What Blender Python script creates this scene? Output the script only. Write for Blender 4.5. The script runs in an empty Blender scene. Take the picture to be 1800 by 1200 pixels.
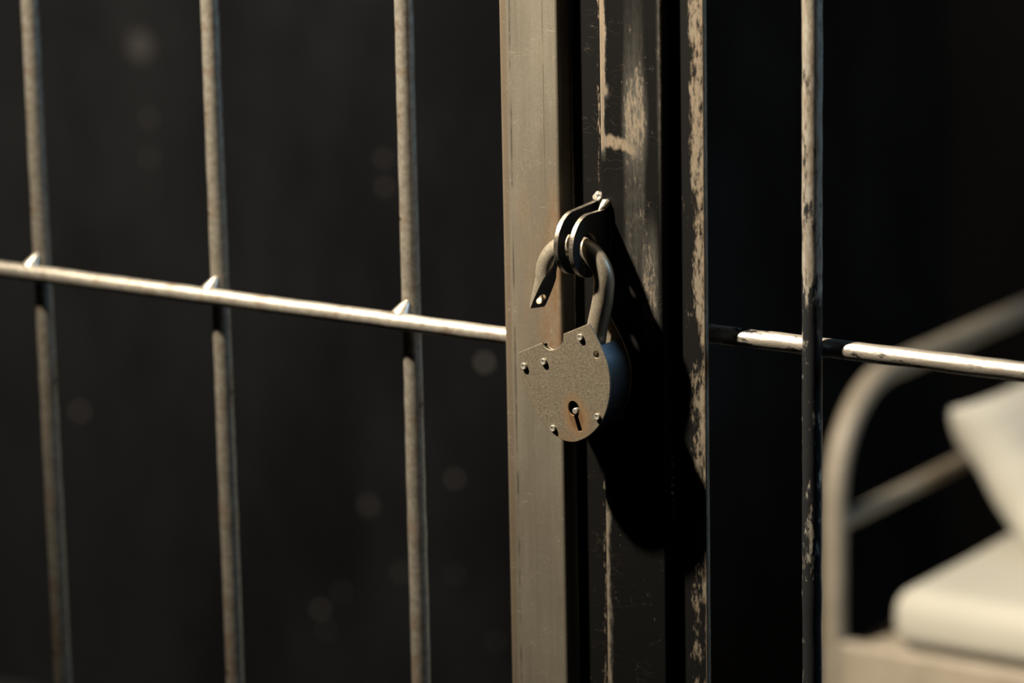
import bpy, bmesh, math, random
from mathutils import Vector, Matrix, noise

scene = bpy.context.scene
C = scene.collection
R = math.radians

# ------------------------------------------------------------------ camera, world, lights, exposure
cam_data = bpy.data.cameras.new('camera')
cam_data.sensor_width = 36.0
cam_data.lens = 128.5
cam_data.clip_start = 0.05
cam = bpy.data.objects.new('camera', cam_data)
C.objects.link(cam)
cam.matrix_world = Matrix(((0.83358803, -0.11081097, 0.54115795, 1.40358554),
                           (0.55206564, 0.20051695, -0.80933088, -2.21936349),
                           (-0.0188286, 0.97340325, 0.22832346, 1.69413649),
                           (0, 0, 0, 1)))
cam_data.dof.use_dof = True
cam_data.dof.focus_distance = 2.665
cam_data.dof.aperture_fstop = 3.3
cam_data.dof.aperture_blades = 0
scene.camera = cam

world = bpy.data.worlds.new('world')
scene.world = world
world.use_nodes = True
world.node_tree.nodes['Background'].inputs[0].default_value = (1.0, 0.9, 0.8, 1)
world.node_tree.nodes['Background'].inputs[1].default_value = 0.004

def aim(o, target):
    d = Vector(target) - o.location
    o.rotation_euler = d.to_track_quat('-Z', 'Y').to_euler()

def spot(name, loc, target, power, color, size_deg, blend, radius):
    l = bpy.data.lights.new(name, 'SPOT')
    l.energy = power; l.color = color
    l.spot_size = R(size_deg); l.spot_blend = blend; l.shadow_soft_size = radius
    o = bpy.data.objects.new(name, l); C.objects.link(o)
    o.location = loc; aim(o, target)
    return o

def area(name, loc, target, power, color, sx, sy):
    l = bpy.data.lights.new(name, 'AREA')
    l.shape = 'RECTANGLE'; l.size = sx; l.size_y = sy
    l.energy = power; l.color = color
    o = bpy.data.objects.new(name, l); C.objects.link(o)
    o.location = loc; aim(o, target)
    return o

# warm corridor lamp, high and to the left in front of the bars
spot('corridor_lamp', (-0.95, -0.98, 3.0), (-0.16, 0.36, 1.45), 1360, (1.0, 0.88, 0.71), 46, 1.0, 0.05)
# cool light of the next room, from the right inside the cells
area('cool_side_lamp', (1.45, 1.0, 1.95), (0.05, -0.02, 1.15), 12.5, (0.38, 0.68, 1.0), 0.4, 0.6)
# added fill spot, there only to brighten the left wall evenly
spot('left_wall_fill', (-1.75, 0.55, 2.7), (-1.85, 1.6, 0.55), 215, (1.0, 0.95, 0.88), 58, 0.7, 0.15)
# added fill spot, there only to lift the back wall out of black
spot('back_wall_fill', (-0.35, 1.75, 3.15), (-0.75, 2.5, 0.75), 34, (1.0, 0.9, 0.8), 52, 0.8, 0.1)

vs = scene.view_settings
vs.view_transform = 'Standard'; vs.look = 'None'; vs.gamma = 1.0; vs.use_curve_mapping = False
vs.exposure = 0.0

# ------------------------------------------------------------------ shader helpers
class X:
    """a socket with arithmetic"""
    def __init__(s, nt, sock): s.nt = nt; s.s = sock
    def _m(s, op, *a, clamp=False):
        n = s.nt.nodes.new('ShaderNodeMath'); n.operation = op; n.use_clamp = clamp
        for i, v in enumerate((s,) + a):
            if isinstance(v, X): s.nt.links.new(v.s, n.inputs[i])
            else: n.inputs[i].default_value = v
        return X(s.nt, n.outputs[0])
    def __add__(s, o): return s._m('ADD', o)
    __radd__ = __add__
    def __sub__(s, o): return s._m('SUBTRACT', o)
    def __mul__(s, o): return s._m('MULTIPLY', o)
    __rmul__ = __mul__
    def abs(s): return s._m('ABSOLUTE')
    def sq(s): return s * s
    def clamp(s): return s._m('ADD', 0.0, clamp=True)
    def max(s, o): return s._m('MAXIMUM', o)
    def min(s, o): return s._m('MINIMUM', o)
    def ss(s, a, b, lo=0.0, hi=1.0):
        """smoothstep from a (lo) to b (hi)"""
        n = s.nt.nodes.new('ShaderNodeMapRange'); n.interpolation_type = 'SMOOTHSTEP'
        if a > b: a, b, lo, hi = b, a, hi, lo
        s.nt.links.new(s.s, n.inputs[0])
        for i, v in ((1, a), (2, b), (3, lo), (4, hi)): n.inputs[i].default_value = v
        return X(s.nt, n.outputs[0])

class Mat:
    def __init__(s, name):
        s.m = bpy.data.materials.new(name); s.m.use_nodes = True
        s.nt = s.m.node_tree
        s.b = s.nt.nodes['Principled BSDF']
        tc = s.nt.nodes.new('ShaderNodeTexCoord'); s.co = tc.outputs['Object']
        sp = s.nt.nodes.new('ShaderNodeSeparateXYZ'); s.nt.links.new(s.co, sp.inputs[0])
        s.x, s.y, s.z = (X(s.nt, sp.outputs[i]) for i in range(3))
    def noise(s, scale=(1, 1, 1), detail=3, rough=0.55, off=(0, 0, 0), dist=0.0):
        mp = s.nt.nodes.new('ShaderNodeMapping')
        mp.inputs['Location'].default_value = off; mp.inputs['Scale'].default_value = scale
        s.nt.links.new(s.co, mp.inputs[0])
        n = s.nt.nodes.new('ShaderNodeTexNoise'); n.inputs['Scale'].default_value = 1.0
        n.inputs['Detail'].default_value = detail; n.inputs['Roughness'].default_value = rough
        n.inputs['Distortion'].default_value = dist
        s.nt.links.new(mp.outputs[0], n.inputs['Vector'])
        return X(s.nt, n.outputs[0])
    def scratch(s, scale, rot, width=0.02, off=(0, 0, 0)):
        """thin scratch lines: the zero crossing of a stretched noise"""
        mp = s.nt.nodes.new('ShaderNodeMapping')
        mp.inputs['Location'].default_value = off; mp.inputs['Scale'].default_value = scale
        mp.inputs['Rotation'].default_value = (0, rot, 0)
        s.nt.links.new(s.co, mp.inputs[0])
        n = s.nt.nodes.new('ShaderNodeTexNoise'); n.inputs['Scale'].default_value = 1.0
        n.inputs['Detail'].default_value = 1.5
        s.nt.links.new(mp.outputs[0], n.inputs['Vector'])
        return (X(s.nt, n.outputs[0]) - 0.5).abs().ss(width, 0.0)
    def mix(s, fac, a, b):
        n = s.nt.nodes.new('ShaderNodeMix'); n.data_type = 'RGBA'
        for v, i in ((fac, 0), (a, 6), (b, 7)):
            if isinstance(v, X): s.nt.links.new(v.s, n.inputs[i])
            elif i == 0: n.inputs[0].default_value = v
            else: n.inputs[i].default_value = tuple(v) + (1,)
        return X(s.nt, n.outputs[2])
    def set(s, color=None, rough=None, metal=None, spec=None, coat=None):
        for v, nm in ((color, 'Base Color'), (rough, 'Roughness'), (metal, 'Metallic'), (spec, 'Specular IOR Level'), (coat, 'Coat Weight')):
            if v is None: continue
            if isinstance(v, X): s.nt.links.new(v.s, s.b.inputs[nm])
            elif nm == 'Base Color': s.b.inputs[nm].default_value = tuple(v) + (1,)
            else: s.b.inputs[nm].default_value = v
        return s
    def bump(s, h, strength=0.3, dist=0.001):
        n = s.nt.nodes.new('ShaderNodeBump'); n.inputs['Strength'].default_value = strength
        n.inputs['Distance'].default_value = dist
        s.nt.links.new(h.s, n.inputs['Height']); s.nt.links.new(n.outputs[0], s.b.inputs['Normal'])
        return s

M = {}
# --- flat steel of the door stile
m = Mat('brushed_steel'); M['stile'] = m.m
streak = m.noise((260, 260, 9), 4, 0.6)
broad = m.noise((30, 30, 7), 3, 0.6, (3, 0, 1))
grain = m.noise((1900, 1900, 1500), 2, 0.6)
base = m.mix(streak.ss(0.25, 0.75) * 0.45 + broad.ss(0.35, 0.65) * 0.4, (0.18, 0.16, 0.123), (0.25, 0.225, 0.178))
midz = (m.z - 1.125).abs().ss(0.16, 0.02)
right = m.x.ss(-0.085, -0.035)
rust = (midz * right * 0.75 + (broad - 0.5) * 1.5).ss(0.1, 0.85) * m.y.ss(-0.003, -0.005)
base = m.mix(rust * 0.9, base, m.mix(m.noise((140, 140, 60), 3, 0.6, (8, 8, 8)).ss(0.4, 0.6), (0.25, 0.145, 0.068), (0.27, 0.19, 0.115)))
edge = (m.x + 0.0765 + (streak - 0.5) * 0.003).ss(0.0012, -0.0012)
base = m.mix(edge * 0.62, base, (0.165, 0.115, 0.07))
seam = (m.x + 0.0735 + (broad - 0.5) * 0.002).abs().ss(0.0011, 0.0003) * m.noise((90, 90, 30), 3).ss(0.42, 0.6)
base = m.mix(seam * 0.8, base, (0.05, 0.042, 0.035))
line = (m.x + 0.0445).abs().ss(0.0007, 0.0002) * m.z.ss(1.15, 1.24) * m.noise((5, 5, 40), 2).ss(0.35, 0.5)
base = m.mix(line * 0.55, base, (0.05, 0.045, 0.038))
sc1 = m.scratch((40, 40, 190), 0.75, 0.006) * m.noise((50, 50, 50), 1).ss(0.5, 0.6)
sc2 = m.scratch((190, 40, 60), 0.35, 0.005, (4, 4, 4)) * m.noise((40, 40, 40), 1, 0.5, (9, 2, 3)).ss(0.52, 0.62)
base = m.mix((sc1.max(sc2)) * 0.6, base, (0.46, 0.42, 0.34))
base = m.mix(grain.ss(0.35, 0.65) * 0.42, base, (0.12, 0.105, 0.08))
m.set(base, broad.ss(0.2, 0.8, 0.46, 0.56), 0.5).bump(streak * 0.25 + grain * 0.6, 0.2, 0.0003)

WORN = (0.27, 0.212, 0.15)
BLACK = (0.005, 0.0048, 0.0046)
# --- black paint of the frame post, worn to the metal
m = Mat('worn_black_paint'); M['post'] = m.m
fine = m.noise((420, 420, 130), 5, 0.7)
mid = m.noise((130, 130, 38), 5, 0.7, (5, 1, 2))
streak = m.noise((190, 190, 5), 3, 0.6, (1, 7, 0))
nz = fine * 0.55 + mid * 0.45
le = (m.x - 0.0004 + (mid - 0.5) * 0.012).ss(0.0075, 0.002) * m.y.ss(0.0012, 0.0006) * (m.z.ss(1.205, 1.235, 0.05, 1.0) + m.z.ss(0.985, 0.95, 0.0, 0.6))  # worn left edge; its low part also paints the lit strip below the lock's shadow
re = (m.x - 0.0525).ss(-0.007, 0.0) * m.y.ss(0.0022, 0.001) * m.z.ss(1.12, 1.27, 0.15, 0.6) * 0.85
sl = (m.z - 1.2290 + m.x * 0.2 + (mid - 0.5) * 0.012 + (fine - 0.5) * 0.006).abs().ss(0.0062, 0.0025) * (m.x + (mid - 0.5) * 0.02).ss(0.034, 0.024)
tri = (m.z - 1.268 + m.x * 0.5).abs().ss(0.012, 0.0) * m.x.ss(0.013, 0.003) * 0.8
cen = (m.x - 0.0295).abs().ss(0.014, 0.006) * m.z.ss(1.0, 1.15, 0.1, 0.37) * m.z.ss(1.36, 1.27, 0.55, 1.0)
cloud = (m.z - 1.245).abs().ss(0.05, 0.0) * (m.x - 0.031).abs().ss(0.02, 0.004) * 0.28
lowr = (m.x - 0.041).abs().ss(0.013, 0.003) * (m.z - 1.12).abs().ss(0.09, 0.015) * 0.55
wear = le.max(re).max(tri).max(cen + cloud).max(lowr)
mask = (nz * 1.25 + wear * 0.62 - 0.13).ss(0.78, 0.98).max(sl * nz.ss(0.3, 0.5) * 0.95)
soft = ((wear * 1.25) * (streak * 0.7 + fine * 0.6)).ss(0.1, 0.8) * 0.45
spk = m.noise((700, 700, 380), 2, 0.5, (2, 2, 2)).ss(0.71, 0.76) * 0.6
sc = m.scratch((60, 60, 160), 0.6, 0.004, (2, 0, 5)) * m.noise((45, 45, 45), 1, 0.5, (1, 1, 7)).ss(0.55, 0.65) * 0.4
w = mask.max(soft).max(spk).max(sc)
under = m.mix(soft, BLACK, (0.27, 0.255, 0.22))
hard = mask.max(spk).max(sc)
m.set(m.mix(hard, under, m.mix(mid.ss(0.4, 0.6), WORN, (0.215, 0.178, 0.132))), w.ss(0, 1, 0.42, 0.55), w * 0.4, 0.18).bump(w * 0.5 + fine * 0.5, 0.2, 0.0003)

m = Mat('scuffed_black_strip'); M['strip'] = m.m
fine = m.noise((520, 520, 150), 5, 0.7)
st = m.noise((420, 420, 40), 4, 0.65, (3, 3, 3))
le = (m.x + 0.030).ss(0.004, 0.0) * 0.55 * m.z.ss(1.0, 1.12, 0.2, 1.0)
re = (m.x + 0.0055).abs().ss(0.005, 0.0) * 0.22
mask = (fine * 0.6 + st * 0.6 + le + re).ss(0.83, 0.98)
sc = m.scratch((80, 80, 220), -0.5, 0.004) * m.noise((60, 60, 60), 1).ss(0.56, 0.64) * 0.5
w = mask.max(sc)
m.set(m.mix(w, BLACK, WORN), 0.45, w * 0.3, 0.2).bump(w, 0.2, 0.0003)

m = Mat('peeling_black_flat'); M['flat'] = m.m
fine = m.noise((330, 330, 120), 5, 0.72)
mid = m.noise((110, 110, 32), 5, 0.65, (5, 5, 5))
bd = (m.x - 0.0815 + (mid - 0.5) * 0.030 + (m.z - 1.2).ss(-0.22, 0.05, -0.0085, 0.0)).ss(-0.0135, -0.0085)
spots = (fine * 0.7 + mid * 0.3).ss(0.38, 0.56)
patch = (fine * 0.6 + mid * 0.7 + (m.x - 0.075).abs().ss(0.018, 0.0) * 0.2).ss(0.83, 0.95)
w = (bd * spots).max(patch * 0.75)
rimline = (m.x - 0.0812).abs().ss(0.0012, 0.0004) * 0.6
w = w.max(rimline)
m.set(m.mix(w * 0.85, BLACK, m.mix(mid.ss(0.42, 0.6), WORN, (0.25, 0.21, 0.155))), 0.5, w * 0.3, 0.22).bump(w, 0.3, 0.0003)

# --- round bars
def rod_mat(name, base_a, base_b, blot, dark, rough, metal):
    m = Mat(name)
    n1 = m.noise((170, 170, 170), 4, 0.65)
    n2 = m.noise((55, 55, 55), 3, 0.6, (4, 2, 1))
    c = m.mix(n1.ss(0.35, 0.65), base_a, base_b)
    c = m.mix(n2.ss(0.52, 0.66) * 0.55, c, (0.30, 0.20, 0.13))
    k = (n1 * 0.5 + n2 * 0.5).ss(blot, blot + 0.08)
    c = m.mix(k, c, dark)
    m.set(c, rough, metal).bump(n1, 0.35, 0.0006)
    return m.m
M['bar'] = rod_mat('mottled_steel_bar', (0.30, 0.27, 0.22), (0.42, 0.385, 0.32), 0.6, (0.05, 0.045, 0.04), 0.42, 0.7)
M['rod'] = rod_mat('bare_steel_rod', (0.48, 0.44, 0.37), (0.62, 0.57, 0.48), 0.66, (0.12, 0.1, 0.08), 0.36, 0.75)
m = Mat('flaked_steel_bar'); M['flaked_bar'] = m.m
n1 = m.noise((260, 260, 80), 5, 0.7); n2 = m.noise((60, 60, 22), 3, 0.6, (1, 6, 2))
paint = (n1 * 0.6 + n2 * 0.5 + m.z.ss(1.22, 1.04, 0.0, 0.19)).ss(0.58, 0.68)
c = m.mix(n1.ss(0.35, 0.6), (0.56, 0.525, 0.45), (0.42, 0.35, 0.27))
m.set(m.mix(paint, c, (0.02, 0.021, 0.022)), paint.ss(0, 1, 0.36, 0.3), (paint * -0.4 + 0.6)).bump(n1, 0.5, 0.0006)
m = Mat('flaked_steel_rod'); M['flaked_rod'] = m.m
n1 = m.noise((70, 260, 260), 5, 0.7); n2 = m.noise((25, 60, 60), 3, 0.6, (1, 6, 2))
paint = (n1 * 0.6 + n2 * 0.5 + m.x.ss(0.2, 0.1) * 0.05).ss(0.57, 0.66)
m.set(m.mix(paint, (0.60, 0.54, 0.45), (0.015, 0.014, 0.013)), paint.ss(0, 1, 0.34, 0.26), (paint * -0.6 + 0.75)).bump(n1, 0.6, 0.0008)

def steel(name, col, rough, metal=0.9, scale=300, var=0.25):
    m = Mat(name)
    n1 = m.noise((scale,) * 3, 4, 0.65); n2 = m.noise((scale * .25,) * 3, 3, 0.6, (3, 3, 3))
    dk = tuple(v * (1 - var * 2) for v in col)
    c = m.mix((n1 * 0.6 + n2 * 0.4).ss(0.35, 0.65), dk, col)
    m.set(c, n1.ss(0.2, 0.8, rough * 0.8, rough * 1.25), metal).bump(n1, 0.15, 0.0003)
    return m.m
M['weld'] = steel('weld_metal', (0.62, 0.57, 0.48), 0.36, 0.7, 500)
M['dark_weld'] = steel('dark_weld_metal', (0.12, 0.13, 0.15), 0.25, 0.9, 500)
M['lug'] = steel('cut_steel_lug', (0.40, 0.35, 0.29), 0.34, 0.85, 350)
M['scale'] = steel('shade_toned_steel', (0.035, 0.04, 0.048), 0.42, 0.5, 300, 0.15)  # steel darkened in colour to stand for shade on lug sides and toe
M['shackle'] = steel('satin_shackle_steel', (0.42, 0.365, 0.28), 0.4, 0.65, 700, 0.12)
M['case'] = steel('blued_case_steel', (0.135, 0.155, 0.175), 0.36, 0.9, 900, 0.05)
M['rivet'] = steel('rivet_metal', (0.50, 0.47, 0.40), 0.4, 0.6, 700, 0.12)
M['frame_steel'] = steel('frame_black_steel', (0.03, 0.028, 0.026), 0.5, 0.3, 120)

# --- padlock face plate, with a rust bloom round the keyhole
m = Mat('speckled_zinc_plate'); M['plate'] = m.m
sp1 = m.noise((1500, 1500, 1500), 2, 0.6); n2 = m.noise((110, 110, 110), 4, 0.6)
c = m.mix(sp1.ss(0.36, 0.64), (0.135, 0.115, 0.083), (0.285, 0.245, 0.18))
c = m.mix(n2.ss(0.4, 0.65) * 0.35, c, (0.21, 0.165, 0.115))
dx = m.x - 0.0035; dz = m.z - 1.0305
d2 = (dx + dz * 0.3).sq() * 1.7 + (dz - dx * 0.3).sq() * 0.75 + (n2 - 0.5) * 0.00012
c = m.mix(d2.ss(0.00036, 0.00003) * 0.85, c, (0.29, 0.178, 0.09))
c = m.mix(d2.ss(0.0001, 0.00004) * 0.6, c, (0.15, 0.075, 0.035))
low = m.z.ss(1.024, 1.012) * n2.ss(0.4, 0.6) * 0.4
c = m.mix(low, c, (0.27, 0.17, 0.09))
sc = m.scratch((60, 60, 330), -0.5, 0.005) * m.noise((90, 90, 90), 1).ss(0.58, 0.66)
c = m.mix(sc * 0.5, c, (0.5, 0.46, 0.38))
m.set(c, 0.5, 0.5).bump(sp1, 0.3, 0.0004)

# --- cell interior
m = Mat('cream_cotton'); M['cream'] = m.m
n1 = m.noise((14, 14, 14), 3, 0.5)
m.set(m.mix(n1, (0.35, 0.335, 0.29), (0.40, 0.385, 0.335)), 0.9, 0.0, 0.2)
m = Mat('ticking_cotton'); M['ticking'] = m.m
n1 = m.noise((10, 10, 10), 3, 0.5, (4, 4, 4))
m.set(m.mix(n1, (0.33, 0.315, 0.27), (0.37, 0.355, 0.305)), 0.92, 0.0, 0.2)
m = Mat('beige_enamel'); M['enamel'] = m.m
n1 = m.noise((30, 30, 30), 4, 0.6)
m.set(m.mix(n1.ss(0.4, 0.7), (0.29, 0.25, 0.195), (0.24, 0.205, 0.155)), 0.5, 0.0, 0.4)

def wall_mat(name, a, b, rough, spots=()):
    m = Mat(name)
    n1 = m.noise((2.2, 2.2, 1.1), 4, 0.6); n2 = m.noise((9, 9, 5), 3, 0.6, (2, 2, 2))
    c = m.mix((n1 * 0.65 + n2 * 0.35).ss(0.35, 0.65), a, b)
    acc = None
    for (sx, sz, r, k) in spots:
        d = ((m.x - sx).sq() + (m.z - sz).sq()).ss(r * r, r * r * 0.4) * (k * 3.6)
        acc = d if acc is None else acc.max(d)
    if acc is not None: c = m.mix(acc, c, (0.6, 0.5, 0.4))
    m.set(c, rough, 0.0, 0.3)
    return m.m
CHIPS = [(-1.194, 0.584, 0.0067, 0.22), (-1.245, 0.42, 0.006, 0.13), (-1.473, 0.205, 0.0062, 0.13), (-1.464, 0.177, 0.0054, 0.07), (-1.387, 0.364, 0.0084, 0.08), (-1.886, 0.432, 0.0072, 0.12), (-1.347, 0.84, 0.0067, 0.05), (-1.346, 0.802, 0.0067, 0.06), (-1.738, 0.863, 0.007, 0.04), (-1.741, 0.807, 0.0062, 0.04), (-1.437, 0.235, 0.0062, 0.05), (-1.336, 0.278, 0.0076, 0.06), (-1.185, 0.205, 0.006, 0.04), (-1.248, 0.288, 0.0068, 0.04), (-1.749, 0.961, 0.0232, 0.03)]
M['wall_l'] = wall_mat('flaking_dark_wall_paint', (0.0045, 0.0037, 0.0032), (0.023, 0.0215, 0.0195), 0.75, CHIPS)
M['wall_b'] = wall_mat('dark_wall_paint', (0.034, 0.024, 0.017), (0.045, 0.033, 0.024), 0.9)
M['floor'] = wall_mat('dark_concrete', (0.02, 0.018, 0.016), (0.035, 0.031, 0.027), 0.8)

# ------------------------------------------------------------------ mesh helpers
def link(name, me, mat, parent=None, smooth=True, angle=40):
    o = bpy.data.objects.new(name, me); C.objects.link(o)
    me.materials.clear(); me.materials.append(mat)
    if smooth:
        me.polygons.foreach_set('use_smooth', [True] * len(me.polygons))
        try: me.set_sharp_from_angle(angle=R(angle))
        except Exception: pass
    if parent is not None:
        o.parent = parent
        o.matrix_parent_inverse = world_of(parent).inverted()
    return o

def world_of(o):
    mt = Matrix.LocRotScale(o.location, o.rotation_euler, o.scale)
    return (world_of(o.parent) @ o.matrix_parent_inverse @ mt) if o.parent else mt

def from_bm(bm, name, mat, parent=None, **k):
    bmesh.ops.recalc_face_normals(bm, faces=bm.faces)
    me = bpy.data.meshes.new(name); bm.to_mesh(me); bm.free()
    return link(name, me, mat, parent, **k)

def box_bm(x0, x1, y0, y1, z0, z1, bev=0.0, seg=3):
    bm = bmesh.new()
    bmesh.ops.create_cube(bm, size=1)
    for v in bm.verts:
        v.co = Vector(((x0 + x1) / 2 + v.co.x * (x1 - x0), (y0 + y1) / 2 + v.co.y * (y1 - y0), (z0 + z1) / 2 + v.co.z * (z1 - z0)))
    if bev: bmesh.ops.bevel(bm, geom=list(bm.edges), offset=bev, segments=seg, profile=0.5, affect='EDGES')
    return bm

def flat_normals(o):
    """keeps the large faces flat beside their rounded edges"""
    md = o.modifiers.new('normals', 'WEIGHTED_NORMAL'); md.keep_sharp = True; md.weight = 100
    return o

def box(name, b, mat, parent=None, bev=0.002, seg=3):
    return flat_normals(from_bm(box_bm(*b, bev, seg), name, mat, parent))

def tube_bm(pts, rad, n=24, wob=0.0, up=None):
    """swept round section along a polyline; rad a number or a list; capped"""
    bm = bmesh.new()
    pts = [Vector(p) for p in pts]
    rads = rad if isinstance(rad, (list, tuple)) else [rad] * len(pts)
    t0 = (pts[1] - pts[0]).normalized()
    a = Vector(up) if up else (Vector((0, 0, 1)) if abs(t0.z) < 0.9 else Vector((1, 0, 0)))
    rings = []
    for i, p in enumerate(pts):
        t = (pts[min(i + 1, len(pts) - 1)] - pts[max(i - 1, 0)]).normalized()
        a = (a - t * a.dot(t)).normalized(); b = t.cross(a)
        ring = []
        for k in range(n):
            an = 2 * math.pi * k / n
            d = a * math.cos(an) + b * math.sin(an)
            q = p + d * rads[i]
            if wob: q += d * wob * noise.noise(q * 45)
            ring.append(bm.verts.new(q))
        rings.append(ring)
    for r0, r1 in zip(rings, rings[1:]):
        for k in range(n): bm.faces.new((r0[k], r0[(k + 1) % n], r1[(k + 1) % n], r1[k]))
    bm.faces.new(rings[0][::-1]); bm.faces.new(rings[-1])
    return bm

def line(p, q, n):
    p, q = Vector(p), Vector(q)
    return [p.lerp(q, i / n) for i in range(n + 1)]

def smooth_loop(pts, it=1):
    for _ in range(it):
        out = []
        for i in range(len(pts)):
            p, q = pts[i], pts[(i + 1) % len(pts)]
            out += [(p[0] * .75 + q[0] * .25, p[1] * .75 + q[1] * .25), (p[0] * .25 + q[0] * .75, p[1] * .25 + q[1] * .75)]
        pts = out
    return pts

def plate_mesh(loops, thick, bevel, to3d):
    """flat plate with holes: filled 2-D outlines, extruded and edge-rounded, then mapped to 3-D.
    loops in metres; first is the outline, the rest are holes.  local z spans +-thick/2"""
    cu = bpy.data.curves.new('plate', 'CURVE'); cu.dimensions = '2D'; cu.fill_mode = 'BOTH'
    S = 1000.0
    cu.extrude = (thick / 2 - bevel) * S; cu.bevel_depth = bevel * S; cu.bevel_resolution = 2; cu.offset = -bevel * S
    for lp in loops:
        sp = cu.splines.new('POLY'); sp.points.add(len(lp) - 1); sp.use_cyclic_u = True
        for p, q in zip(sp.points, lp): p.co = (q[0] * S, q[1] * S, 0, 1)
    o = bpy.data.objects.new('plate', cu); C.objects.link(o)
    bpy.context.view_layer.update()
    me = bpy.data.meshes.new_from_object(o.evaluated_get(bpy.context.evaluated_depsgraph_get()))
    bpy.data.objects.remove(o); bpy.data.curves.remove(cu)
    bm = bmesh.new(); bm.from_mesh(me); bpy.data.meshes.remove(me)
    bmesh.ops.remove_doubles(bm, verts=bm.verts, dist=0.002)
    for v in bm.verts: v.co = Vector(to3d(v.co.x / S, v.co.y / S, v.co.z / S))
    return bm

def circle(cx, cy, r, n=32, k=1.0):
    return [(cx + r * math.cos(2 * math.pi * i / n), cy + k * r * math.sin(2 * math.pi * i / n)) for i in range(n)]

def blob_bm(c, r, seed, amp=0.3, sub=3):
    bm = bmesh.new()
    bmesh.ops.create_icosphere(bm, subdivisions=sub, radius=1)
    for v in bm.verts:
        k = 1 + amp * noise.noise(v.co * 1.7 + Vector((seed * 7.3, seed, 0)))
        v.co = Vector(c) + Vector((v.co.x * r[0], v.co.y * r[1], v.co.z * r[2])) * k
    return bm

def thing(name, label, cat, loc, group=None):
    o = bpy.data.objects.new(name, None); C.objects.link(o)
    o.empty_display_size = 0.05; o.location = loc
    o['label'] = label; o['category'] = cat
    if group: o['group'] = group
    return o

def tag(o, label, cat, group=None):
    o['label'] = label; o['category'] = cat
    if group: o['group'] = group
    return o

def struct(o):
    o['kind'] = 'structure'; return o

# ------------------------------------------------------------------ the setting
def setting(name, b, mat, label, cat, bev=0.0):
    o = struct(box(name, b, mat, None, bev)); tag(o, label, cat); return o
setting('floor', (-4.2, 3.2, -3.4, 2.75, -0.1, 0.0), M['floor'], 'dark concrete floor under the cell bars and the bed', 'floor')
setting('ceiling', (-4.2, 3.2, -3.4, 2.75, 3.3, 3.4), M['floor'], 'dark ceiling above the cell', 'ceiling')
setting('wall_back', (-0.98, 3.2, 2.5, 2.75, 0.0, 3.3), M['wall_b'], 'black wall behind the bed, right of the door post', 'wall')
setting('wall_left', (-4.2, -0.98, 1.6, 2.75, 0.0, 3.3), M['wall_l'], 'dark flaking wall with pale chips behind the barred door', 'wall')

# ------------------------------------------------------------------ barred door (left)
DY = 0.020           # axis of the upright bars
door = thing('cell_door', 'barred steel cell door at left with a wide flat stile, its crossbar in front of the bars', 'door', (-0.575, 0.014, 0.0))
box('stile', (-0.0835, -0.0312, -0.006, 0.034, 0.06, 2.2), M['stile'], door, 0.0035, 4)
box('stile', (-1.18, -1.128, -0.006, 0.034, 0.06, 2.2), M['stile'], door, 0.0035, 4)
box('rail', (-1.128, -0.0835, -0.004, 0.032, 0.06, 0.11), M['stile'], door, 0.003)
box('rail', (-1.128, -0.0835, -0.004, 0.032, 2.15, 2.2), M['stile'], door, 0.003)
cross = from_bm(tube_bm(line((-1.13, 0.005, 1.0704), (-0.082, 0.005, 1.0704), 120), 0.0068, 28, 0.0004), 'crossbar', M['rod'], door)
bar0 = from_bm(tube_bm(line((0, DY, 0.10), (0, DY, 2.16), 240), 0.0073, 24, 0.0004), 'bar', M['bar'], door)
for i, x in enumerate((-0.1862, -0.3725, -0.5580, -0.744, -0.930)):
    b = bar0
    if i:
        b = bar0.copy(); C.objects.link(b)
    b.location.x = x
    b.location.z = -0.013 * i
for i, x in enumerate((-0.1862, -0.3725, -0.5580, -0.744, -0.930)):
    bm = tube_bm(line((x - 0.0015, 0.0075, 1.0745), (x + 0.0012 + 0.001 * (i % 2), 0.0135, 1.0855), 8),
                 [0.0072, 0.0068, 0.0062, 0.0056, 0.0050, 0.0044, 0.0037, 0.0029, 0.0014], 16, 0.0018)
    from_bm(bm, 'weld_bead', M['weld'], cross)

# ------------------------------------------------------------------ fixed barred front (right)
panel = thing('barred_panel', 'fixed barred cell front with a worn black post and peeling painted bars at right', 'bars', (0.026, 0.02, 0.0))
box('post', (0.0, 0.0527, 0.0, 0.04, 0.0, 2.26), M['post'], panel, 0.0022, 3)
box('door_stop', (-0.0303, 0.0, 0.008, 0.014, 0.0, 2.26), M['strip'], panel, 0.0012, 2)
fl = box('flat_bar', (0.0527, 0.0815, 0.011, 0.0165, 0.0, 2.26), M['flat'], panel, 0.0013, 3)
box('post', (1.2, 1.25, 0.0, 0.04, 0.0, 2.26), M['frame_steel'], panel, 0.0022)
box('rail', (0.0527, 1.2, 0.0185, 0.050, 0.03, 0.08), M['frame_steel'], panel, 0.002)
box('rail', (0.0527, 1.2, 0.0185, 0.050, 2.2, 2.25), M['frame_steel'], panel, 0.002)
crossr = from_bm(tube_bm(line((0.0515, 0.0352, 1.0840), (1.203, 0.0352, 1.0885), 130), 0.0070, 28, 0.0005), 'crossbar', M['flaked_rod'], panel)
barr = from_bm(tube_bm(line((0, 0.020, 0.06), (0, 0.020, 2.22), 240), 0.0073, 24, 0.0005), 'bar', M['flaked_bar'], panel)
for i, x in enumerate((0.1651, 0.3535, 0.539, 0.725, 0.911, 1.08)):
    b = barr
    if i:
        b = barr.copy(); C.objects.link(b)
    b.location.x = x
    b.location.z = 0.0 if i == 0 else -0.011 * i
bm = bmesh.new()
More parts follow.
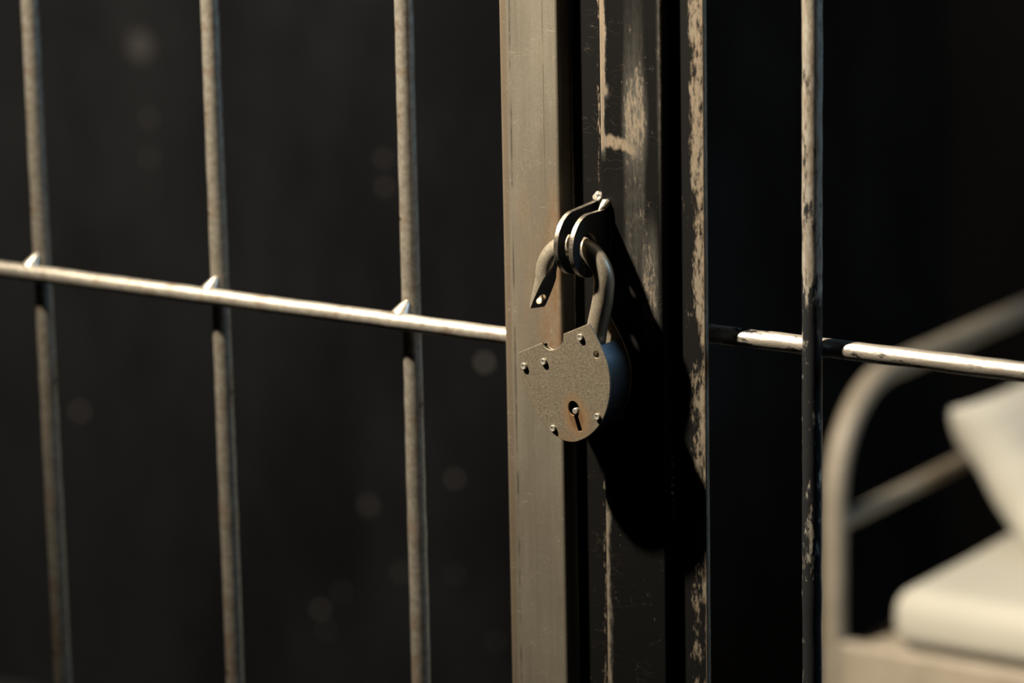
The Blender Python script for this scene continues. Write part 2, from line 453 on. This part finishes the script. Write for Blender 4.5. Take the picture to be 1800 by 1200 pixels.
for k in range(9):
    t = blob_bm((0.0535, 0.0085, 0.992 - k * 0.0052), (0.0028, 0.003, 0.0042), k, 0.5, 2)
    me = bpy.data.meshes.new('t'); t.to_mesh(me); t.free(); bm.from_mesh(me); bpy.data.meshes.remove(me)
from_bm(bm, 'weld_bead', M['dark_weld'], fl)

# lugs: two D-shaped plates standing out from the post, a round hole through both
def lug(x, root_y, cz, ztop):
    r = 0.0235; cy = -0.0258
    pts = [(root_y, cz - r * 0.9)]
    for i in range(33):
        a = -math.pi / 2 - math.pi * i / 32
        pts.append((cy + r * math.cos(a), cz + r * math.sin(a)))
    pts.append((root_y, ztop))
    o = from_bm(plate_mesh([pts, circle(-0.0285, cz - 0.0018, 0.0112, 40)], 0.0040, 0.0005, lambda a, b, c: (x + c, a, b)),
                'lug', M['lug'], panel, angle=50)
    flat_normals(o)
    o.data.materials.append(M['scale'])
    for p in o.data.polygons:
        if abs(p.normal.x) > 0.9: p.material_index = 1  # side faces take the dark tone: shade painted in, edges stay bright
    return o
lugl = lug(-0.0080, 0.0085, 1.1560, 1.1815)
lugr = lug(0.0050, 0.0005, 1.1547, 1.1778)
from_bm(blob_bm((-0.0055, 0.0065, 1.1838), (0.0042, 0.0040, 0.0040), 1, 0.3, 4), 'weld_bead', M['weld'], lugl)
from_bm(tube_bm([(0.0035, -0.008, 1.1775), (0.0045, -0.0045, 1.1795), (0.0055, -0.0015, 1.1815), (0.0062, 0.0005, 1.1822)], [0.0015, 0.003, 0.0034, 0.002], 14, 0.002), 'weld_bead', M['weld'], lugr)
bm = bmesh.new()
for k in range(10):
    t = blob_bm((0.0078, -0.0002, 1.1745 - k * 0.0044), (0.0022, 0.0022, 0.0033), k + 20, 0.6, 2)
    me = bpy.data.meshes.new('t'); t.to_mesh(me); t.free(); bm.from_mesh(me); bpy.data.meshes.remove(me)
from_bm(bm, 'weld_bead', M['dark_weld'], lugr)

# ------------------------------------------------------------------ padlock
lock = thing('padlock', 'open old steel padlock with riveted shield face hanging from the lugs on the black post', 'padlock', (0.0, -0.028, 1.010))
YF, YB, YM = -0.0430, -0.0130, -0.0280
RIGHT = [(15.6, 1101.1), (21.7, 1091.5), (26.9, 1082.5), (31.0, 1072.7), (33.0, 1061.5), (32.4, 1049.2), (29.3, 1037.3),
         (23.6, 1026.4), (15.1, 1017.6), (5.6, 1012.0), (-1.5, 1010.2), (-9.0, 1010.9), (-18.0, 1015.3), (-26.4, 1022.6),
         (-34.3, 1032.4), (-40.4, 1042.4), (-44.0, 1053.3), (-45.6, 1063.7), (-45.9, 1072.4)]
NOTCH = [(-25.2, 1082.2), (-23.6, 1079.8), (-21.2, 1078.2), (-18.2, 1077.6), (-15.0, 1078.2), (-11.9, 1079.8), (-9.0, 1082.2), (-7.0, 1085.4), (-6.4, 1091.0)]

def catmull(pts, sub, closed=False):
    out = []
    n = len(pts)
    for i in range(n if closed else n - 1):
        p0 = pts[(i - 1) % n] if closed or i > 0 else pts[i]
        p1, p2 = pts[i], pts[(i + 1) % n]
        p3 = pts[(i + 2) % n] if closed or i + 2 < n else pts[(i + 1) % n]
        for k in range(sub):
            t = k / sub
            out.append(tuple(0.5 * (2 * p1[j] + (p2[j] - p0[j]) * t + (2 * p0[j] - 5 * p1[j] + 4 * p2[j] - p3[j]) * t * t
                                    + (3 * p1[j] - p0[j] - 3 * p2[j] + p3[j]) * t ** 3) for j in range(2)))
    if not closed: out.append(pts[-1])
    return out
right = catmull(RIGHT, 5); notch = catmull(NOTCH[:-1], 3) + [NOTCH[-1]]
outline = [(a / 1000, b / 1000) for a, b in right + notch]
K0 = Vector((0.0016, 1.0352)); AX = Vector((0.315, -0.949)); PX = Vector((0.949, 0.315))
key = []
for i in range(25):                                    # round head, drawn out upwards, open to the slot below
    a = R(-90 + 20) + R(320) * i / 24
    rr = 0.0047 + 0.0016 * max(0, math.sin(a)) ** 2
    key.append(K0 + PX * (rr * math.cos(a)) - AX * (rr * math.sin(a)))
key += [K0 - PX * 0.0018 + AX * 0.0165, K0 + PX * 0.0018 + AX * 0.0165]
dent = (0.0216, 1.0787)
front = plate_mesh([outline, [(p.x, p.y) for p in key], circle(dent[0], dent[1], 0.0023, 20, 1.15)], 0.0018, 0.0004,
                   lambda a, b, c: (a, YF + 0.0009 + c, b))
# pressed dimple behind the small round hole
t = bmesh.new()
bmesh.ops.create_uvsphere(t, u_segments=20, v_segments=12, radius=0.0027)
bmesh.ops.delete(t, geom=[v for v in t.verts if v.co.y < -0.0004], context='VERTS')
bmesh.ops.reverse_faces(t, faces=t.faces)
for v in t.verts: v.co = Vector((dent[0] + v.co.x, YF + 0.0010 + v.co.y * 0.9, dent[1] + v.co.z * 1.12))
dimple = t
face = flat_normals(from_bm(front, 'face_plate', M['plate'], lock, angle=35))
from_bm(dimple, 'dimple', M['weld'], face)
NOTCHB = [(-44.0, 1073.2), (-37.0, 1071.0), (-28.0, 1069.0), (-18.0, 1070.5), (-10.0, 1076.0), (-6.4, 1091.0)]
outline_b = [(a / 1000, b / 1000) for a, b in right + NOTCHB]
from_bm(plate_mesh([outline_b], 0.0018, 0.0004, lambda a, b, c: (a, YB - 0.0009 + c, b)), 'back_plate', M['plate'], lock, angle=35)
# side band between the plates, open at the top right where the shackle swings out
path = [p for p in catmull([(25.0, 1086.0)] + RIGHT[2:], 5) + catmull(NOTCH[:-1], 3) + [NOTCH[-1], (1.0, 1094.4)]]
path = [(a / 1000, b / 1000) for a, b in path]
def inset(path, d):
    out = []
    for i, p in enumerate(path):
        a = Vector(path[max(i - 1, 0)]); b = Vector(path[min(i + 1, len(path) - 1)])
        t = (b - a).normalized(); out.append((p[0] - t.y * -1 * -d, p[1] + t.x * -1 * d) if False else (p[0] + t.y * d, p[1] - t.x * d))
    return out
o_in, i_in = inset(path, 0.0012), inset(path, 0.0030)
bm = bmesh.new()
rows = []
for lp in (o_in, i_in):
    for y in (YF + 0.0018, YB - 0.0018):
        rows.append([bm.verts.new((a, min(y, YF + 0.0055) if b > 1.0685 and -0.0465 < a < -0.0062 else y, b)) for a, b in lp])
of, ob, nf, nb = rows
for i in range(len(of) - 1):
    bm.faces.new((of[i], of[i + 1], ob[i + 1], ob[i])); bm.faces.new((nf[i], nb[i], nb[i + 1], nf[i + 1]))
    bm.faces.new((of[i], nf[i], nf[i + 1], of[i + 1])); bm.faces.new((ob[i], ob[i + 1], nb[i + 1], nb[i]))
bm.faces.new((of[0], ob[0], nb[0], nf[0])); bm.faces.new((of[-1], nf[-1], nb[-1], ob[-1]))
light_baffle = [(-0.0440, 1.0655), (-0.0300, 1.0645), (-0.0160, 1.0650), (-0.0045, 1.0700), (-0.0035, 1.0900)]  # inner partition added to keep light from the notch out of the keyhole
w2o, w2i = [(a, b) for a, b in light_baffle], inset(light_baffle, 0.0015)
g = [[bm.verts.new((a, y, b)) for a, b in lp] for lp in (w2o, w2i) for y in (YF + 0.0018, YB - 0.0018)]
for i in range(len(light_baffle) - 1):
    bm.faces.new((g[0][i], g[0][i + 1], g[1][i + 1], g[1][i])); bm.faces.new((g[2][i], g[3][i], g[3][i + 1], g[2][i + 1]))
    bm.faces.new((g[0][i], g[2][i], g[2][i + 1], g[0][i + 1])); bm.faces.new((g[1][i], g[1][i + 1], g[3][i + 1], g[3][i]))
bm.faces.new((g[0][0], g[1][0], g[3][0], g[2][0])); bm.faces.new((g[0][-1], g[2][-1], g[3][-1], g[1][-1]))
for fc in bm.faces:
    c = fc.calc_center_median()
    if c.z > 1.070 and -0.046 < c.x < -0.005: fc.material_index = 1
from_bm(bm, 'side_band', M['case'], lock, angle=35).data.materials.append(M['plate'])
# rivets
def lathe_bm(profile, c, n=24):
    """profile: (radius, height) pairs; axis towards -y"""
    bm = bmesh.new(); rings = []
    for r, h in profile:
        rings.append([bm.verts.new((c[0] + r * math.cos(2 * math.pi * k / n), c[1] - h, c[2] + r * math.sin(2 * math.pi * k / n))) for k in range(n)])
    for a, b in zip(rings, rings[1:]):
        for k in range(n): bm.faces.new((a[k], a[(k + 1) % n], b[(k + 1) % n], b[k]))
    bm.faces.new(rings[0][::-1]); bm.faces.new(rings[-1])
    return bm
RIV = [(0.0024, -0.001), (0.0025, 0.0010), (0.00245, 0.0016), (0.0021, 0.00205), (0.0015, 0.00205), (0.0011, 0.0018), (0.0003, 0.00175)]
rv = from_bm(lathe_bm(RIV, (0, YF, 0)), 'rivet', M['rivet'], face)
for i, (x, z) in enumerate([(8.5, 1090.4), (-41.0, 1062.9), (-23.6, 1068.4), (22.3, 1032.6), (-16.4, 1018.9)]):
    r_ = rv
    if i:
        r_ = rv.copy(); C.objects.link(r_)
    r_.location.x = x / 1000; r_.location.z = z / 1000
from_bm(lathe_bm([(0.0023, -0.024), (0.0023, 0.0006), (0.0019, 0.0010), (0.0003, 0.0011)], (0.0029, YF, 1.0342)), 'key_pin', M['rivet'], lock)
# shackle, swung open: heel in the body, bow through the lugs, flat-cut toe hanging free
cx, cz, rr = -0.0055, 1.1292, 0.0252
pts = line((0.0105, YM, 1.079), (0.0135, YM, 1.096), 6)[:-1]
pts += [Vector((a, YM, b)) for a, b in [(0.0140, 1.0985), (0.0165, 1.1080), (0.0186, 1.1170)]]
for i in range(41):
    a = R(-6) + R(190) * i / 40
    pts.append(Vector((cx + rr * math.cos(a), YM, cz + rr * math.sin(a))))
tip = Vector((-0.0368, YM, 1.1035)); last = pts[-1]
pts += line(last, tip, 14)[1:]
rads = [0.0077] * len(pts); rads[-1] = 0.0072
bm = tube_bm(pts, rads, 36)
sh = from_bm(bm, 'shackle', M['shackle'], lock, angle=40)
axis = (tip - last).normalized()
nrm = Vector((math.cos(R(14)), -math.sin(R(14)), 0)); nrm = (nrm - axis * nrm.dot(axis)).normalized()
side = axis.cross(nrm)
def frame_bm(bm, o):
    for v in bm.verts: v.co = o + side * v.co.x + nrm * v.co.y + axis * v.co.z
cut = box_bm(-0.02, 0.02, 0.0, 0.03, -0.045, 0.02)
for v in cut.verts: v.co.y += -0.0022 - v.co.z * 0.24
frame_bm(cut, tip)
c1 = from_bm(cut, 'cut', M['shackle'])
hole = bmesh.new()
bmesh.ops.create_cone(hole, cap_ends=True, segments=32, radius1=0.0043, radius2=0.0043, depth=0.04)
for v in hole.verts: v.co = Vector((v.co.x, v.co.z, v.co.y))
frame_bm(hole, tip - axis * 0.0075)
c2 = from_bm(hole, 'hole', M['shackle'])
for c in (c1, c2):
    md = sh.modifiers.new('b', 'BOOLEAN'); md.operation = 'DIFFERENCE'; md.object = c; md.solver = 'EXACT'
bpy.context.view_layer.update()
me = bpy.data.meshes.new_from_object(sh.evaluated_get(bpy.context.evaluated_depsgraph_get()))
sh.modifiers.clear(); sh.data = me
me.polygons.foreach_set('use_smooth', [True] * len(me.polygons)); me.set_sharp_from_angle(angle=R(40))
me.materials.clear(); me.materials.append(M['shackle'])
me.materials.append(M['scale'])
flat_n = (nrm + axis * 0.24).normalized()
for p in me.polygons:
    if abs(p.normal.dot(flat_n)) > 0.98 and (p.center - tip).length < 0.04: p.material_index = 1  # toe cut coloured dark in place of the shade on it
for c in (c1, c2): bpy.data.objects.remove(c)

# ------------------------------------------------------------------ bed, mattress, pillow
BX0, BX1, BY0, BY1 = -0.46, 1.46, 1.2, 1.95
bed = thing('bed', 'beige tubular steel cell bed with a curved head frame against the dark back wall', 'bed', (0.5, 1.575, 0.0))
def arch(x, ztop, name):
    rc = 0.125
    pts = line((x, BY0, 0.0), (x, BY0, ztop - rc), 12)
    pts += [Vector((x, BY0 + rc - rc * math.cos(R(a)), ztop - rc + rc * math.sin(R(a)))) for a in range(6, 90, 6)]
    pts += line((x, BY0 + rc, ztop), (x, BY1 - rc, ztop), 10)
    pts += [Vector((x, BY1 - rc + rc * math.sin(R(a)), ztop - rc + rc * math.cos(R(a)))) for a in range(6, 90, 6)]
    pts += line((x, BY1, ztop - rc), (x, BY1, 0.0), 12)
    f = from_bm(tube_bm(pts, 0.0135, 20), name, M['enamel'], bed)
    for (y) in (BY0, BY1):
        from_bm(tube_bm(line((x, y, 0.0), (x, y, 0.03), 2), 0.017, 20), 'foot_cap', M['frame_steel'], f)
arch(BX0, 0.719, 'head_frame'); arch(BX1, 0.60, 'foot_frame')
from_bm(tube_bm(line((BX0, BY0, 0.569), (BX0, BY1, 0.569), 8), 0.0095, 18), 'cross_rail', M['enamel'], bed)
from_bm(tube_bm(line((BX1, BY0, 0.5), (BX1, BY1, 0.5), 8), 0.0095, 18), 'cross_rail', M['enamel'], bed)
box('side_rail', (BX0, BX1, BY0 - 0.008, BY0 + 0.012, 0.352, 0.438), M['enamel'], bed, 0.005)
box('side_rail', (BX0, BX1, BY1 - 0.012, BY1 + 0.008, 0.352, 0.438), M['enamel'], bed, 0.005)
box('base', (BX0 + 0.01, BX1 - 0.01, BY0 + 0.012, BY1 - 0.012, 0.412, 0.428), M['enamel'], bed, 0.003)

def soft_box(x0, x1, y0, y1, z0, z1, rad, amp):
    bm = box_bm(x0, x1, y0, y1, z0, z1)
    bmesh.ops.bevel(bm, geom=list(bm.edges), offset=rad, segments=6, profile=0.5, affect='EDGES')
    bmesh.ops.subdivide_edges(bm, edges=[e for e in bm.edges if e.calc_length() > 0.3], cuts=40, use_grid_fill=True)
    for v in bm.verts:
        if v.co.z > z0 + rad * 0.5:
            v.co += Vector((0, noise.noise(v.co * 9) * amp, noise.noise(v.co * Vector((5, 5, 5)) + Vector((3, 0, 0))) * amp))
    return bm
mat_o = from_bm(soft_box(-0.402, 1.40, 1.214, 1.93, 0.430, 0.500, 0.028, 0.004), 'mattress', M['ticking'], None, angle=80)
tag(mat_o, 'thin cream mattress with rounded corners lying on the beige bed frame', 'mattress')

def pillow_bm(w, h, t, o, U, V, W):
    bm = bmesh.new(); n = 40; vs = {}
    for s in (1, -1):
        for i in range(n + 1):
            for j in range(n + 1):
                u, v = -1 + 2 * i / n, -1 + 2 * j / n
                if s == -1 and (i in (0, n) or j in (0, n)): vs[s, i, j] = vs[1, i, j]; continue
                pin = 0.10
                x = u * (1 - 0.6 * pin * (1 - abs(v) ** 3)); y = v * (1 - pin * (1 - u ** 4))
                z = s * ((1 - u ** 4) * (1 - v ** 4)) ** 0.5
                z *= 1 + 0.18 * noise.noise(Vector((u * 2.2, v * 2.2, s * 3.1)))
                vs[s, i, j] = bm.verts.new(Vector(o) + U * (x * w / 2) + V * (y * h / 2) + W * (z * t / 2))
    for s in (1, -1):
        for i in range(n):
            for j in range(n):
                q = [vs[s, i, j], vs[s, i + 1, j], vs[s, i + 1, j + 1], vs[s, i, j + 1]]
                bm.faces.new(q if s == 1 else q[::-1])
    return bm
V = Vector((-0.60, 0, 0.80)).normalized(); U = Vector((0, 1, 0)); W = U.cross(V) * -1
if W.x < 0: W = -W
pil = from_bm(pillow_bm(0.54, 0.20, 0.12, (-0.346, 1.635, 0.592), U, V, W), 'pillow', M['cream'], None, angle=80)
tag(pil, 'plump cream pillow propped at the head end of the mattress', 'pillow')
